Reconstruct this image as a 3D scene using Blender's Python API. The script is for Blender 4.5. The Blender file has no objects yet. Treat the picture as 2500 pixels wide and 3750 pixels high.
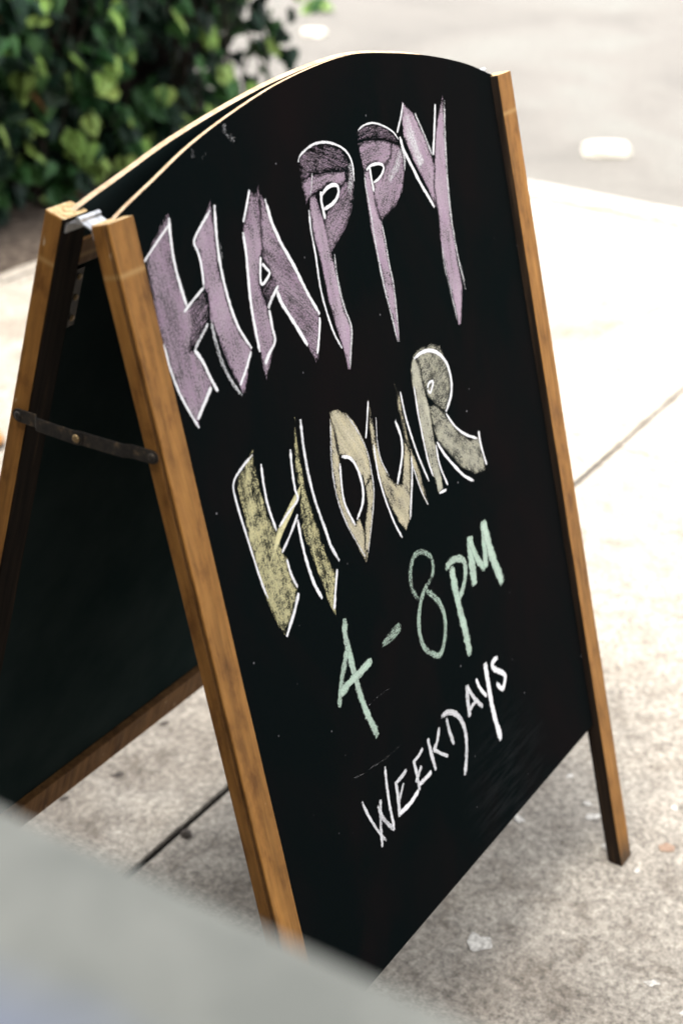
import bpy, bmesh, math, random
from mathutils import Vector, Matrix, Euler, noise
from mathutils.geometry import delaunay_2d_cdt

random.seed(7)
SC = bpy.context.scene
COL = SC.collection
R = math.radians

# ------------------------------------------------------------------ camera
cam_data = bpy.data.cameras.new('camera')
cam = bpy.data.objects.new('camera', cam_data)
COL.objects.link(cam)
cam.location = (-1.0397, -0.8912, 1.4895)
cam.rotation_euler = (1.09035, -0.03368, -1.01785)
cam_data.sensor_fit = 'VERTICAL'
cam_data.sensor_height = 36.0
cam_data.lens = 57.28
cam_data.clip_start = 0.05
cam_data.clip_end = 1000.0
cam_data.dof.use_dof = True
cam_data.dof.focus_distance = 1.72
cam_data.dof.aperture_fstop = 3.9
SC.camera = cam

# ------------------------------------------------------------------ sky and sun (bright overcast day)
SUN_EL, SUN_AZ = R(60), R(172)          # azimuth measured from +X towards +Y
sd = Vector((math.cos(SUN_EL) * math.cos(SUN_AZ), math.cos(SUN_EL) * math.sin(SUN_AZ), math.sin(SUN_EL)))
world = bpy.data.worlds.new('World')
SC.world = world
world.use_nodes = True
wn, wl = world.node_tree.nodes, world.node_tree.links
wn.clear()
sky = wn.new('ShaderNodeTexSky')
sky.sky_type = 'NISHITA'
sky.sun_disc = False
sky.sun_elevation = SUN_EL
sky.sun_rotation = math.pi / 2 - SUN_AZ
sky.air_density = 1.0
sky.dust_density = 4.0
hs = wn.new('ShaderNodeHueSaturation')
hs.inputs['Saturation'].default_value = 0.15
bg = wn.new('ShaderNodeBackground')
bg.inputs['Strength'].default_value = 0.15
wo = wn.new('ShaderNodeOutputWorld')
wl.new(sky.outputs['Color'], hs.inputs['Color'])
wl.new(hs.outputs['Color'], bg.inputs['Color'])
wl.new(bg.outputs['Background'], wo.inputs['Surface'])

sl = bpy.data.lights.new('sun', 'SUN')
sl.energy = 2.35
sl.angle = R(22)
sl.color = (1.0, 0.95, 0.88)
sun = bpy.data.objects.new('sun', sl)
COL.objects.link(sun)
sun.location = (0, 0, 8)
sun.rotation_euler = (-sd).to_track_quat('-Z', 'Y').to_euler()

SC.view_settings.view_transform = 'Standard'
SC.view_settings.look = 'None'
SC.view_settings.gamma = 1.0
SC.view_settings.use_curve_mapping = False
SC.view_settings.exposure = 2.1

# ------------------------------------------------------------------ material helpers
class M:
    def __init__(s, name, rough=0.7, spec=0.4, metal=0.0):
        s.m = bpy.data.materials.new(name)
        s.m.use_nodes = True
        s.n, s.l = s.m.node_tree.nodes, s.m.node_tree.links
        s.b = s.n['Principled BSDF']
        s.b.inputs['Roughness'].default_value = rough
        s.b.inputs['Specular IOR Level'].default_value = spec
        s.b.inputs['Metallic'].default_value = metal
    def node(s, t, **k):
        n = s.n.new(t)
        for a, v in k.items():
            setattr(n, a, v)
        return n
    def coord(s, out='Object', scale=(1, 1, 1)):
        tc = s.node('ShaderNodeTexCoord')
        mp = s.node('ShaderNodeMapping')
        mp.inputs['Scale'].default_value = scale
        s.l.new(tc.outputs[out], mp.inputs['Vector'])
        return mp.outputs['Vector']
    def worldpos(s, scale=(1, 1, 1)):
        g = s.node('ShaderNodeNewGeometry')
        mp = s.node('ShaderNodeMapping')
        mp.inputs['Scale'].default_value = scale
        s.l.new(g.outputs['Position'], mp.inputs['Vector'])
        return mp.outputs['Vector']
    def noise(s, vec, scale, detail=3.0, rough=0.55, dist=0.0):
        n = s.node('ShaderNodeTexNoise')
        n.inputs['Scale'].default_value = scale
        n.inputs['Detail'].default_value = detail
        n.inputs['Roughness'].default_value = rough
        n.inputs['Distortion'].default_value = dist
        s.l.new(vec, n.inputs['Vector'])
        return n.outputs['Fac']
    def ramp(s, fac, stops, interp='LINEAR'):
        r = s.node('ShaderNodeValToRGB')
        r.color_ramp.interpolation = interp
        e = r.color_ramp.elements
        while len(e) < len(stops):
            e.new(0.5)
        for i, (p, c) in enumerate(stops):
            e[i].position = p
            e[i].color = (c, c, c, 1) if isinstance(c, (int, float)) else (*c, 1)
        s.l.new(fac, r.inputs['Fac'])
        return r.outputs['Color']
    def val(s, x):
        v = s.node('ShaderNodeValue'); v.outputs[0].default_value = x
        return v.outputs[0]
    def math(s, op, a, b=None, clamp=False):
        n = s.node('ShaderNodeMath', operation=op, use_clamp=clamp)
        for i, x in enumerate((a, b)):
            if x is None:
                continue
            if isinstance(x, (int, float)):
                n.inputs[i].default_value = x
            else:
                s.l.new(x, n.inputs[i])
        return n.outputs[0]
    def mix(s, fac, a, b, mode='MIX'):
        n = s.node('ShaderNodeMix', data_type='RGBA', blend_type=mode)
        for sock, x in ((n.inputs['Factor'], fac), (n.inputs[6], a), (n.inputs[7], b)):
            if isinstance(x, (int, float)):
                sock.default_value = x
            elif isinstance(x, tuple):
                sock.default_value = (*x, 1)
            else:
                s.l.new(x, sock)
        return n.outputs[2]
    def base(s, c):
        if isinstance(c, tuple):
            s.b.inputs['Base Color'].default_value = (*c, 1)
        else:
            s.l.new(c, s.b.inputs['Base Color'])
    def rough(s, r):
        s.l.new(r, s.b.inputs['Roughness'])
    def bump(s, h, strength=0.3, dist=0.002):
        b = s.node('ShaderNodeBump')
        b.inputs['Strength'].default_value = strength
        b.inputs['Distance'].default_value = dist
        s.l.new(h, b.inputs['Height'])
        s.l.new(b.outputs['Normal'], s.b.inputs['Normal'])

# ------------------------------------------------------------------ object helpers
def link(o, parent=None, label=None, cat=None, group=None, kind=None):
    COL.objects.link(o)
    if parent is not None:
        o.parent = parent
    for k, v in (('label', label), ('category', cat), ('group', group), ('kind', kind)):
        if v:
            o[k] = v
    return o

def empty(name, loc, label=None, cat=None, group=None, kind=None, rot=(0, 0, 0)):
    o = bpy.data.objects.new(name, None)
    o.location = loc
    o.rotation_euler = rot
    o.empty_display_size = 0.1
    return link(o, None, label, cat, group, kind)

def mesh(name, bm, mats, parent=None, smooth=False, **kw):
    me = bpy.data.meshes.new(name)
    bm.normal_update()
    bm.to_mesh(me)
    bm.free()
    for m in (mats if isinstance(mats, (list, tuple)) else [mats]):
        me.materials.append(m.m if isinstance(m, M) else m)
    if smooth:
        for p in me.polygons:
            p.use_smooth = True
    return link(bpy.data.objects.new(name, me), parent, **kw)

def box(bm, lo, hi, bevel=0.0, seg=2, mat=0):
    r = bmesh.ops.create_cube(bm, size=1.0)
    vs = r['verts']
    for v in vs:
        v.co = Vector([lo[i] + (v.co[i] + 0.5) * (hi[i] - lo[i]) for i in range(3)])
    fs = list({f for v in vs for f in v.link_faces})
    for f in fs:
        f.material_index = mat
    if bevel:
        es = list({e for f in fs for e in f.edges})
        bmesh.ops.bevel(bm, geom=es, offset=bevel, segments=seg, affect='EDGES', profile=0.6, clamp_overlap=True)

def tube(bm, pts, radii, seg=8, cap=True):
    rings = []
    for i, p in enumerate(pts):
        p = Vector(p)
        t = (Vector(pts[min(i + 1, len(pts) - 1)]) - Vector(pts[max(i - 1, 0)])).normalized()
        a = t.orthogonal().normalized() if i == 0 else (rings[-1][1] - t * rings[-1][1].dot(t)).normalized()
        b = t.cross(a)
        r = radii[i] if isinstance(radii, (list, tuple)) else radii
        rings.append(([bm.verts.new(p + (a * math.cos(k * 2 * math.pi / seg) + b * math.sin(k * 2 * math.pi / seg)) * r) for k in range(seg)], a))
    for (r0, _), (r1, _) in zip(rings, rings[1:]):
        for k in range(seg):
            bm.faces.new((r0[k], r0[(k + 1) % seg], r1[(k + 1) % seg], r1[k]))
    if cap:
        bm.faces.new(list(reversed(rings[0][0])))
        bm.faces.new(rings[-1][0])

def catmull(pts, n):
    """n-step Catmull-Rom through 2-D points"""
    out = []
    P = [Vector(p) for p in pts]
    for i in range(len(P) - 1):
        p0, p1, p2, p3 = P[max(i - 1, 0)], P[i], P[i + 1], P[min(i + 2, len(P) - 1)]
        for k in range(n):
            t = k / n
            out.append(0.5 * ((2 * p1) + (p2 - p0) * t + (2 * p0 - 5 * p1 + 4 * p2 - p3) * t * t + (3 * p1 - p0 - 3 * p2 + p3) * t ** 3))
    out.append(P[-1])
    return out

# ------------------------------------------------------------------ materials
def concrete(name, tone=(0.36, 0.327, 0.28), dark=1.0):
    m = M(name, 0.85, 0.25)
    w = m.worldpos()
    fine = m.noise(w, 95, 4, 0.62)
    grain = m.noise(w, 260, 2, 0.6)
    big = m.noise(w, 2.6, 4, 0.6, 0.6)
    mid = m.noise(w, 17, 5, 0.68, 0.5)
    t = m.math('ADD', m.math('MULTIPLY', fine, 0.62), m.math('MULTIPLY', grain, 0.38))
    c1 = m.ramp(t, [(0.30, tuple(x * 0.34 for x in tone)), (0.44, tuple(x * 0.72 for x in tone)), (0.53, tone), (0.68, tuple(min(x * 1.5, .7) for x in tone))])
    c2 = m.mix(1.0, c1, m.ramp(big, [(0.30, (.66, .63, .605)), (0.52, (1, 1, 1)), (0.75, (1.10, 1.08, 1.05))]), 'MULTIPLY')
    c3 = m.mix(1.0, c2, m.ramp(mid, [(0.30, (.60, .57, .545)), (0.48, (.96, .95, .94)), (0.72, (1.16, 1.15, 1.13))]), 'MULTIPLY')
    # scattered dark grit and pits
    vo = m.node('ShaderNodeTexVoronoi'); vo.inputs['Scale'].default_value = 34
    m.l.new(w, vo.inputs['Vector'])
    pit = m.ramp(vo.outputs['Distance'], [(0.05, 1.0), (0.13, 0.0)])
    gate = m.ramp(m.noise(w, 7, 2), [(0.56, 0.0), (0.66, 0.75)])
    c4 = m.mix(m.math('MULTIPLY', pit, gate), c3, (0.10, 0.085, 0.075))
    m.base(c4)
    m.bump(t, 0.55, 0.0016)
    return m

MAT_SLAB = concrete('pavement_concrete')
MAT_KERB = concrete('kerb_concrete', (0.50, 0.47, 0.42))

a = M('asphalt_worn', 0.9, 0.3)
w = a.worldpos()
f = a.noise(w, 120, 3, 0.6)
b = a.noise(w, 1.1, 5, 0.6, 0.8)
c = a.ramp(f, [(0.3, (.088, .085, .079)), (0.55, (.137, .132, .122)), (0.75, (.185, .179, .166))])
a.base(a.mix(1.0, c, a.ramp(b, [(0.3, (.80, .78, .77)), (0.5, (1, .97, .95)), (0.7, (1.08, 1.1, 1.08))]), 'MULTIPLY'))
a.bump(f, 0.6, 0.003)
MAT_ROAD = a

j = M('joint_dirt', 0.95, 0.1)
j.base(j.ramp(j.noise(j.worldpos(), 60, 3), [(0.3, (.005, .0042, .0038)), (0.7, (.018, .015, .013))]))
MAT_JOINT = j

def wood(name, base, seedoff):
    m = M(name, 0.55, 0.18)
    v = m.coord('Object', (1, 1, 0.055))
    oi = m.node('ShaderNodeObjectInfo')
    off = m.node('ShaderNodeVectorMath', operation='ADD')
    sc = m.node('ShaderNodeVectorMath', operation='SCALE')
    cx = m.node('ShaderNodeCombineXYZ')
    for k in range(3):
        m.l.new(oi.outputs['Random'], cx.inputs[k])
    m.l.new(cx.outputs[0], sc.inputs[0]); sc.inputs['Scale'].default_value = 7.0 + seedoff
    m.l.new(v, off.inputs[0]); m.l.new(sc.outputs[0], off.inputs[1])
    v = off.outputs[0]
    grain = m.noise(v, 240, 4, 0.65, 0.3)
    band = m.noise(v, 55, 3, 0.6, 1.2)
    blot = m.noise(m.coord('Object', (1, 1, .5)), 38, 4, 0.62)
    t = m.math('ADD', m.math('MULTIPLY', grain, 0.4), m.math('MULTIPLY', band, 0.6))
    c = m.ramp(t, [(0.28, tuple(x * .42 for x in base)), (0.43, tuple(x * .78 for x in base)), (0.54, base), (0.72, tuple(min(x * 1.45, .8) for x in base))])
    c = m.mix(1.0, c, m.ramp(blot, [(0.3, (.50, .44, .38)), (0.48, (1, 1, 1)), (0.72, (1.25, 1.3, 1.4))]), 'MULTIPLY')
    # rubbed pale nicks
    nick = m.ramp(m.noise(m.coord('Object', (1, 1, .5)), 95, 2, 0.4), [(0.73, 0.0), (0.79, 0.8)])
    c = m.mix(nick, c, (0.62, 0.48, 0.32))
    # joint line a few centimetres below the top of the stick
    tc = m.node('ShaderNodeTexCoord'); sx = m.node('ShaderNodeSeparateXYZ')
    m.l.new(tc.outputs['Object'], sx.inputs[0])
    d = m.math('ABSOLUTE', m.math('ADD', sx.outputs['Z'], 0.046))
    ln = m.ramp(d, [(0.0006, 1.0), (0.0016, 0.0)])
    c = m.mix(m.math('MULTIPLY', ln, 0.65), c, (0.45, 0.27, 0.10))
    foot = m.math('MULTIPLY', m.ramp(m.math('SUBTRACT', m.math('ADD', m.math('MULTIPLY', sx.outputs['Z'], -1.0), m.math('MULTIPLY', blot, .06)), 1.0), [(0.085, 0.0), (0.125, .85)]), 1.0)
    c = m.mix(foot, c, (.045, .028, .016))  # contact shade near the ground, painted into the foot of the stick
    m.base(c)
    m.rough(m.ramp(grain, [(0.3, .62), (0.7, .48)]))
    m.bump(t, 0.25, 0.0006)
    return m

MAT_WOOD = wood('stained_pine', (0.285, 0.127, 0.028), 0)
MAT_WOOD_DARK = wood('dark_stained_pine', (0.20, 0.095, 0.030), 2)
MAT_INNER = M('black_brown_stain', 0.7, 0.05)
MAT_INNER.base(MAT_INNER.ramp(MAT_INNER.noise(MAT_INNER.coord('Object', (1, 1, .06)), 160, 3), [(0.3, (.010, .0075, .006)), (0.6, (.024, .016, .011)), (0.78, (.06, .035, .018))]))
MAT_END = M('pine_end_grain', 0.7, 0.25)
MAT_END.base(MAT_END.ramp(MAT_END.noise(MAT_END.coord(), 150, 3, .6, .8), [(0.3, (.32, .17, .06)), (0.5, (.62, .42, .20)), (0.7, (.78, .60, .36))]))
MAT_PLY = M('raw_board_edge', 0.75, 0.2)
MAT_PLY.base(MAT_PLY.ramp(MAT_PLY.noise(MAT_PLY.coord('Object', (1, 1, 1)), 90, 3), [(0.3, (.55, .36, .21)), (0.6, (.74, .54, .36))]))

BOARD = (0.0036, 0.0056, 0.0058)
def board_nodes(m):
    v = m.coord('Object')
    fine = m.noise(v, 320, 3, .6)
    dust = m.noise(m.coord('Object', (1, 1, .6)), 5.5, 4, .6, .5)
    c = m.mix(m.ramp(dust, [(0.42, 0.0), (0.72, 1.0)]), BOARD, (0.0078, 0.0062, 0.0064))
    c = m.mix(m.ramp(fine, [(0.5, 0.0), (0.75, .35)]), c, (0.008, 0.008, 0.008))
    sp = m.node('ShaderNodeTexVoronoi'); sp.inputs['Scale'].default_value = 42
    m.l.new(v, sp.inputs['Vector'])
    dot = m.ramp(sp.outputs['Distance'], [(0.035, 1.0), (0.06, 0.0)])
    dot = m.math('MULTIPLY', dot, m.ramp(m.noise(v, 21, 2), [(0.55, 0.0), (0.62, .45)]))
    c = m.mix(dot, c, (0.35, 0.34, 0.36))
    return c, fine
MAT_BOARD = M('chalkboard_paint', 0.6, 0.0)
c, f = board_nodes(MAT_BOARD)
tcn = MAT_BOARD.node('ShaderNodeTexCoord')
vd = MAT_BOARD.node('ShaderNodeVectorMath', operation='DISTANCE')
vd.inputs[1].default_value = (.49, .01, -.825)
mpn = MAT_BOARD.node('ShaderNodeMapping'); mpn.inputs['Scale'].default_value = (1, 1, 1)
MAT_BOARD.l.new(tcn.outputs['Object'], vd.inputs[0])
rub = MAT_BOARD.math('MULTIPLY', MAT_BOARD.ramp(vd.outputs['Value'], [(0.02, 1.0), (0.12, 0.0)]),
                     MAT_BOARD.ramp(MAT_BOARD.noise(MAT_BOARD.coord('Object', (.12, 1, 1)), 170, 3), [(0.42, 0.0), (0.75, 1.0)]))
MAT_BOARD.base(MAT_BOARD.mix(rub, c, (.013, .0145, .015)))
MAT_BACK = M('board_back_paint', 0.7, 0.0)
MAT_BACK.base(MAT_BACK.ramp(MAT_BACK.noise(MAT_BACK.coord(), 12, 4), [(0.3, (.015, .025, .025)), (0.7, (.026, .037, .036))]))
MAT_BOARD.bump(f, 0.15, 0.0003)

def chalk(name, col, tint2=None, blot=0.0):
    m = M(name, 0.7, 0.0)
    uv = m.node('ShaderNodeUVMap'); uv.uv_map = 'stroke'
    mp = m.node('ShaderNodeMapping'); mp.inputs['Scale'].default_value = (0.09, 1, 1)
    m.l.new(uv.outputs['UV'], mp.inputs['Vector'])
    streak = m.noise(mp.outputs['Vector'], 420, 3, .6)
    mp2 = m.node('ShaderNodeMapping'); mp2.inputs['Scale'].default_value = (1, 1, 1)
    m.l.new(uv.outputs['UV'], mp2.inputs['Vector'])
    grain = m.noise(mp2.outputs['Vector'], 520, 2, .7)
    patch = m.noise(mp2.outputs['Vector'], 48 if not blot else 75, 4, .7)
    n = m.math('ADD', m.math('MULTIPLY', streak, 0.28), m.math('MULTIPLY', grain, 0.42))
    n = m.math('ADD', n, m.math('MULTIPLY', patch, 0.30 + blot))
    n = m.math('SUBTRACT', n, blot * 0.5)
    n = m.math('ADD', m.math('MULTIPLY', m.math('SUBTRACT', n, 0.5), 1.75), 0.5)
    at = m.node('ShaderNodeAttribute'); at.attribute_name = 'cover'
    d = m.math('SUBTRACT', at.outputs['Fac'], n)
    fac = m.ramp(m.math('ADD', d, 0.5), [(0.33, 0.0), (0.57, .56), (0.86, 1.0)])
    cc = m.mix(m.ramp(m.math('ADD', m.math('MULTIPLY', patch, .5), m.math('MULTIPLY', streak, .5)), [(0.38, 0.0), (0.62, 1.0)]), col, tint2 or col)
    m.base(cc)
    tr = m.node('ShaderNodeBsdfTransparent'); ms = m.node('ShaderNodeMixShader')
    m.l.new(fac, ms.inputs[0]); m.l.new(tr.outputs[0], ms.inputs[1]); m.l.new(m.b.outputs[0], ms.inputs[2])
    m.l.new(ms.outputs[0], m.n['Material Output'].inputs['Surface'])
    m.bump(fac, 0.3, 0.0004)
    return m
MAT_CHALK = dict(
    mauve=chalk('mauve_chalk', (0.39, 0.275, 0.365), (0.60, 0.49, 0.555)),
    straw=chalk('straw_chalk', (0.62, 0.56, 0.30), (0.80, 0.75, 0.45), .35),
    tan=chalk('tan_chalk', (0.58, 0.51, 0.33), (0.68, 0.62, 0.47)),
    olive=chalk('olive_chalk', (0.50, 0.48, 0.36), (0.60, 0.58, 0.48), .1),
    green=chalk('green_chalk', (0.44, 0.59, 0.47), (0.64, 0.76, 0.65)),
    white=chalk('white_chalk', (0.80, 0.79, 0.80), (0.86, 0.85, 0.86)))

MAT_STEEL = M('worn_zinc_steel', 0.38, 0.5, 0.9)
MAT_STEEL.base(MAT_STEEL.ramp(MAT_STEEL.noise(MAT_STEEL.coord(), 120, 3), [(0.3, (.45, .45, .46)), (0.6, (.80, .80, .81))]))
MAT_STRAP = M('dark_bronze_metal', 0.5, 0.5, 0.55)
MAT_STRAP.base(MAT_STRAP.ramp(MAT_STRAP.noise(MAT_STRAP.coord(), 90, 4, .7), [(0.35, (.022, .021, .02)), (0.58, (.05, .042, .034)), (0.74, (.20, .14, .08))]))
MAT_BRASS = M('dull_brass', 0.45, 0.5, 0.8)
MAT_BRASS.base(MAT_BRASS.ramp(MAT_BRASS.noise(MAT_BRASS.coord(), 200, 2), [(0.3, (.20, .13, .06)), (0.7, (.42, .30, .15))]))

# ------------------------------------------------------------------ ground: road, kerb, pavement slabs
KERB_X0, KERB_X1, ROAD_Z = 3.665, 3.785, -0.13
bm = bmesh.new()
n = 24
bmesh.ops.create_grid(bm, x_segments=n, y_segments=n, size=1.0)
for v in bm.verts:
    v.co = Vector((math.copysign(abs(v.co.x) ** 2.2, v.co.x) * 300, math.copysign(abs(v.co.y) ** 2.2, v.co.y) * 300, ROAD_Z))
mesh('road', bm, MAT_ROAD, kind='structure')

pave = empty('pavement', (0, 0, 0), kind='structure')
XJ = [-3.4, -1.38, 2.03, KERB_X0]
YJ = [-5.0, -3.2, -1.5, 0.24, 2.0, 3.8, 5.6]
G = 0.0052
for i in range(len(XJ) - 1):
    for k in range(len(YJ) - 1):
        bm = bmesh.new()
        # the cross joint at x = 2.03 is much tighter than the long joints
        x0 = XJ[i] + (0.0022 if abs(XJ[i] - 2.03) < .01 else G)
        x1 = XJ[i + 1] - (0.0022 if abs(XJ[i + 1] - 2.03) < .01 else (.042 if i == 2 else G))
        box(bm, (x0, YJ[k] + G, -0.10), (x1, YJ[k + 1] - G, 0.0 - 0.0012 * ((i + k) % 2)), 0.0022, 2)
        mesh('paving_slab', bm, MAT_SLAB, pave)
bm = bmesh.new()
box(bm, (-3.45, -5.1, -0.128), (KERB_X0 - .053, 5.7, -0.007))
mesh('joint_bed', bm, MAT_JOINT, pave)

bm = bmesh.new()
box(bm, (KERB_X0 - .050, -5.1, -.127), (KERB_X0 + .0035, 5.7, -.0055), .001, 1)
MAT_SAND = M('sandy_gutter_fill', 0.95, 0.1)
MAT_SAND.base(MAT_SAND.ramp(MAT_SAND.noise(MAT_SAND.worldpos(), 30, 4), [(0.3, (.055, .048, .036)), (0.7, (.13, .115, .088))]))
mesh('edge_strip', bm, MAT_SAND, pave)
kerb = empty('kerb', (0, 0, 0), kind='structure')
y = -5.2
kk = 0
while y < 12:
    bm = bmesh.new()
    box(bm, (KERB_X0 + .006, y + .004, ROAD_Z - .1), (KERB_X1 + random.uniform(-.002, .002), y + 2.396, 0.003 + random.uniform(-.002, .002)), 0.012, 3)
    mesh('kerb_stone', bm, MAT_KERB, kerb)
    y += 2.4

# ------------------------------------------------------------------ unseen shop front, added behind the camera to shade the near pavement
MAT_FACADE = M('dark_painted_render', 0.8, 0.2)
MAT_FACADE.base(MAT_FACADE.ramp(MAT_FACADE.noise(MAT_FACADE.worldpos(), 3, 4), [(0.3, (.13, .12, .11)), (0.7, (.20, .19, .175))]))
MAT_GLASS = M('shade_building_glass', 0.08, 0.5)
MAT_GLASS.base((.02, .025, .03))
MAT_TRIM = M('shade_building_trim', 0.5, 0.4)
MAT_TRIM.base(MAT_TRIM.ramp(MAT_TRIM.noise(MAT_TRIM.worldpos(), 8, 3), [(0.3, (.02, .02, .02)), (0.7, (.045, .042, .04))]))
FX, FH = -1.75, 4.95
bar = empty('shade_building', (FX, 0, 0), 'unseen dark bar front added behind the patio wall to shade the pavement', 'building')
def bb(name, lo, hi, mat, parent, bev=.01):
    bm = bmesh.new()
    box(bm, lo, hi, bev, 1)
    return mesh(name, bm, mat, parent)
wl_ = bb('wall', (-4, -9, -.14), (0, 9, FH), MAT_FACADE, bar)
bb('shade_cornice', (-.02, -9.05, FH - .3), (.18, 9.05, FH + .05), MAT_TRIM, bar)
for y0 in (-7.2, -4.6, -2.0, .6, 3.2, 5.8):
    for z0, z1 in ((.7, 2.5), (3.5, 5.2)):
        f_ = bb('shade_window', (.003, y0, z0), (.05, y0 + 1.7, z1), MAT_TRIM, bar)
        bb('shade_pane', (.04, y0 + .1, z0 + .1), (.056, y0 + 1.6, z1 - .1), MAT_GLASS, f_, .003)

# ------------------------------------------------------------------ A-frame chalkboard sign
L, W, LW, LD, GAP, TILT = 1.10, 0.7630, 0.0344, 0.0208, 0.0345, 0.26468
H = L * math.cos(TILT)
DP = 0.010            # board face lies this far behind the front of the sticks
PT = 0.0055           # board thickness
SB = 0.8745           # lower edge of the board, measured down the sticks

sign = empty('chalkboard_sign', (W / 2, 0, 0),
             'wooden A-frame pavement chalkboard with arched top and happy hour lettering', 'sign')
FRONT = Matrix.Translation((0, -GAP, H)) @ Matrix.Rotation(-TILT, 4, 'X')
REAR = Matrix.Translation((W, GAP, H)) @ Matrix.Rotation(math.pi, 4, 'Z') @ Matrix.Rotation(-TILT, 4, 'X')
INV = Matrix.Translation((-W / 2, 0, 0))
def place(o, frame, off=(0, 0, 0)):
    o.matrix_local = INV @ frame @ Matrix.Translation(off)
    return o

def leg_mesh(right, groove=True):
    bm = bmesh.new()
    prof = [(.0012, 0), (LW - .0012, 0), (LW - .0003, .0004), (LW, .0012), (LW, .0020), (LW - .0016, .0024), (LW - .0016, .0050), (LW, .0060), (LW, LD - .0014),
            (LW - .0014, LD), (.0014, LD), (0, LD - .0014), (0, .0060), (.0016, .0050), (.0016, .0024), (0, .0020), (0, .0012), (.0003, .0004)]
    if not groove:
        prof = [p_ for p_ in prof if not .0019 < p_[1] < .0069]
    NZ = 26
    rings = []
    for k in range(NZ + 1):
        t = k / NZ
        ring = []
        for x, yy in prof:
            ins = .0009 if k in (0, NZ) else 0
            z = -t * L + (math.tan(TILT) * yy if k == NZ else 0)
            ring.append(bm.verts.new((x + (ins if x < LW / 2 else -ins), yy, z)))
        rings.append(ring)
        if k == 0:
            ring2 = [bm.verts.new((x, yy, -.0012)) for x, yy in prof]
            rings.append(ring2)
    npf = len(prof)
    for r0, r1 in zip(rings, rings[1:]):
        for i in range(npf):
            bm.faces.new((r0[i], r0[(i + 1) % npf], r1[(i + 1) % npf], r1[i]))
    bm.faces.new(rings[0]).material_index = 1
    bm.faces.new(rings[-1][::-1])
    bmesh.ops.recalc_face_normals(bm, faces=bm.faces)
    for v in bm.verts:
        n1 = noise.noise(v.co * 9) * .0005 + noise.noise(v.co * 40) * .00025
        if v.co.z > -L + .05:
            v.co.x += n1
            v.co.y += noise.noise(v.co * 23 + Vector((5, 2, 1))) * .0003
    me = bpy.data.meshes.new('leg')
    bm.to_mesh(me); bm.free()
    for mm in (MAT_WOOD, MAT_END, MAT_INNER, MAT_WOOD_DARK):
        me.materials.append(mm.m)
    for p in me.polygons:
        # inner side and back of every stick were painted with the boards
        inner = p.normal.x < -.5 if right else p.normal.x > .5
        c_ = p.center.x > LW * .5
        if p.material_index == 0 and .0019 < p.center.y < .0069 and groove and abs(p.normal.y) + abs(p.normal.x) > .5 and min(p.center.x, LW - p.center.x) > .0004 and len(p.vertices) == 4:
            p.material_index = 3
        elif p.material_index == 0 and ((inner and c_ != right) or p.normal.y > .6):
            p.material_index = 2
    return me
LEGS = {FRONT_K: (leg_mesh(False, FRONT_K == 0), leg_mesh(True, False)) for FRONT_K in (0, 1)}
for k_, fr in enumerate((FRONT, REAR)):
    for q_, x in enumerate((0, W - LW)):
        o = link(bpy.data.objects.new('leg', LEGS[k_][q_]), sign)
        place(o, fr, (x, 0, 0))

ARCH = [(0.016, 0.004), (0.03, -0.0035), (0.084, -0.020), (0.149, -0.0395), (0.2307, -0.0565), (0.3097, -0.0680), (0.40, -0.0732), (0.46, -0.0700), (0.52, -0.0605), (0.592, -0.0465), (0.673, -0.0245), (0.735, -0.0005), (W - .016, 0.004)]
def panel(mirror=False):
    top = catmull([(x, -s) for x, s in ARCH], 5)
    if mirror:
        top = [Vector((W - p.x, p.y)) for p in reversed(top)]
    pts = [(0.016, -SB)] + [(p.x, p.y) for p in top] + [(W - .016, -SB)]
    bm = bmesh.new()
    f = [bm.verts.new((x, DP, z)) for x, z in pts]
    b = [bm.verts.new((x, DP + PT, z)) for x, z in pts]
    bm.faces.new(f); bm.faces.new(list(reversed(b))).material_index = 2
    k = len(pts)
    for i in range(k):
        fc = bm.faces.new((f[i], b[i], b[(i + 1) % k], f[(i + 1) % k]))
        fc.material_index = 1 if 0 < i < k - 2 else 0
    bmesh.ops.recalc_face_normals(bm, faces=bm.faces)
    return bm
pf = place(mesh('chalkboard_panel', panel(), [MAT_BOARD, MAT_PLY, MAT_BACK], sign), FRONT)
pr = place(mesh('chalkboard_panel', panel(True), [MAT_BOARD, MAT_PLY, MAT_BACK], sign), REAR)
# rails behind the boards, tying the two sticks of each frame
for fr in (REAR, FRONT):
    bm = bmesh.new()
    box(bm, (LW + .0004, DP + PT + .0002, -.868 if fr is REAR else -.862), (W - LW - .0004, LD + .0055, -.8255), .0012)
    o = place(mesh('bottom_rail', bm, MAT_WOOD_DARK, sign), fr)
    bm = bmesh.new()
    box(bm, (LW + .0004, DP + PT + .0002, -.056), (W - LW - .0004, LD - .001, -.030), .0012)
    place(mesh('top_rail', bm, MAT_WOOD_DARK, sign), fr)

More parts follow.
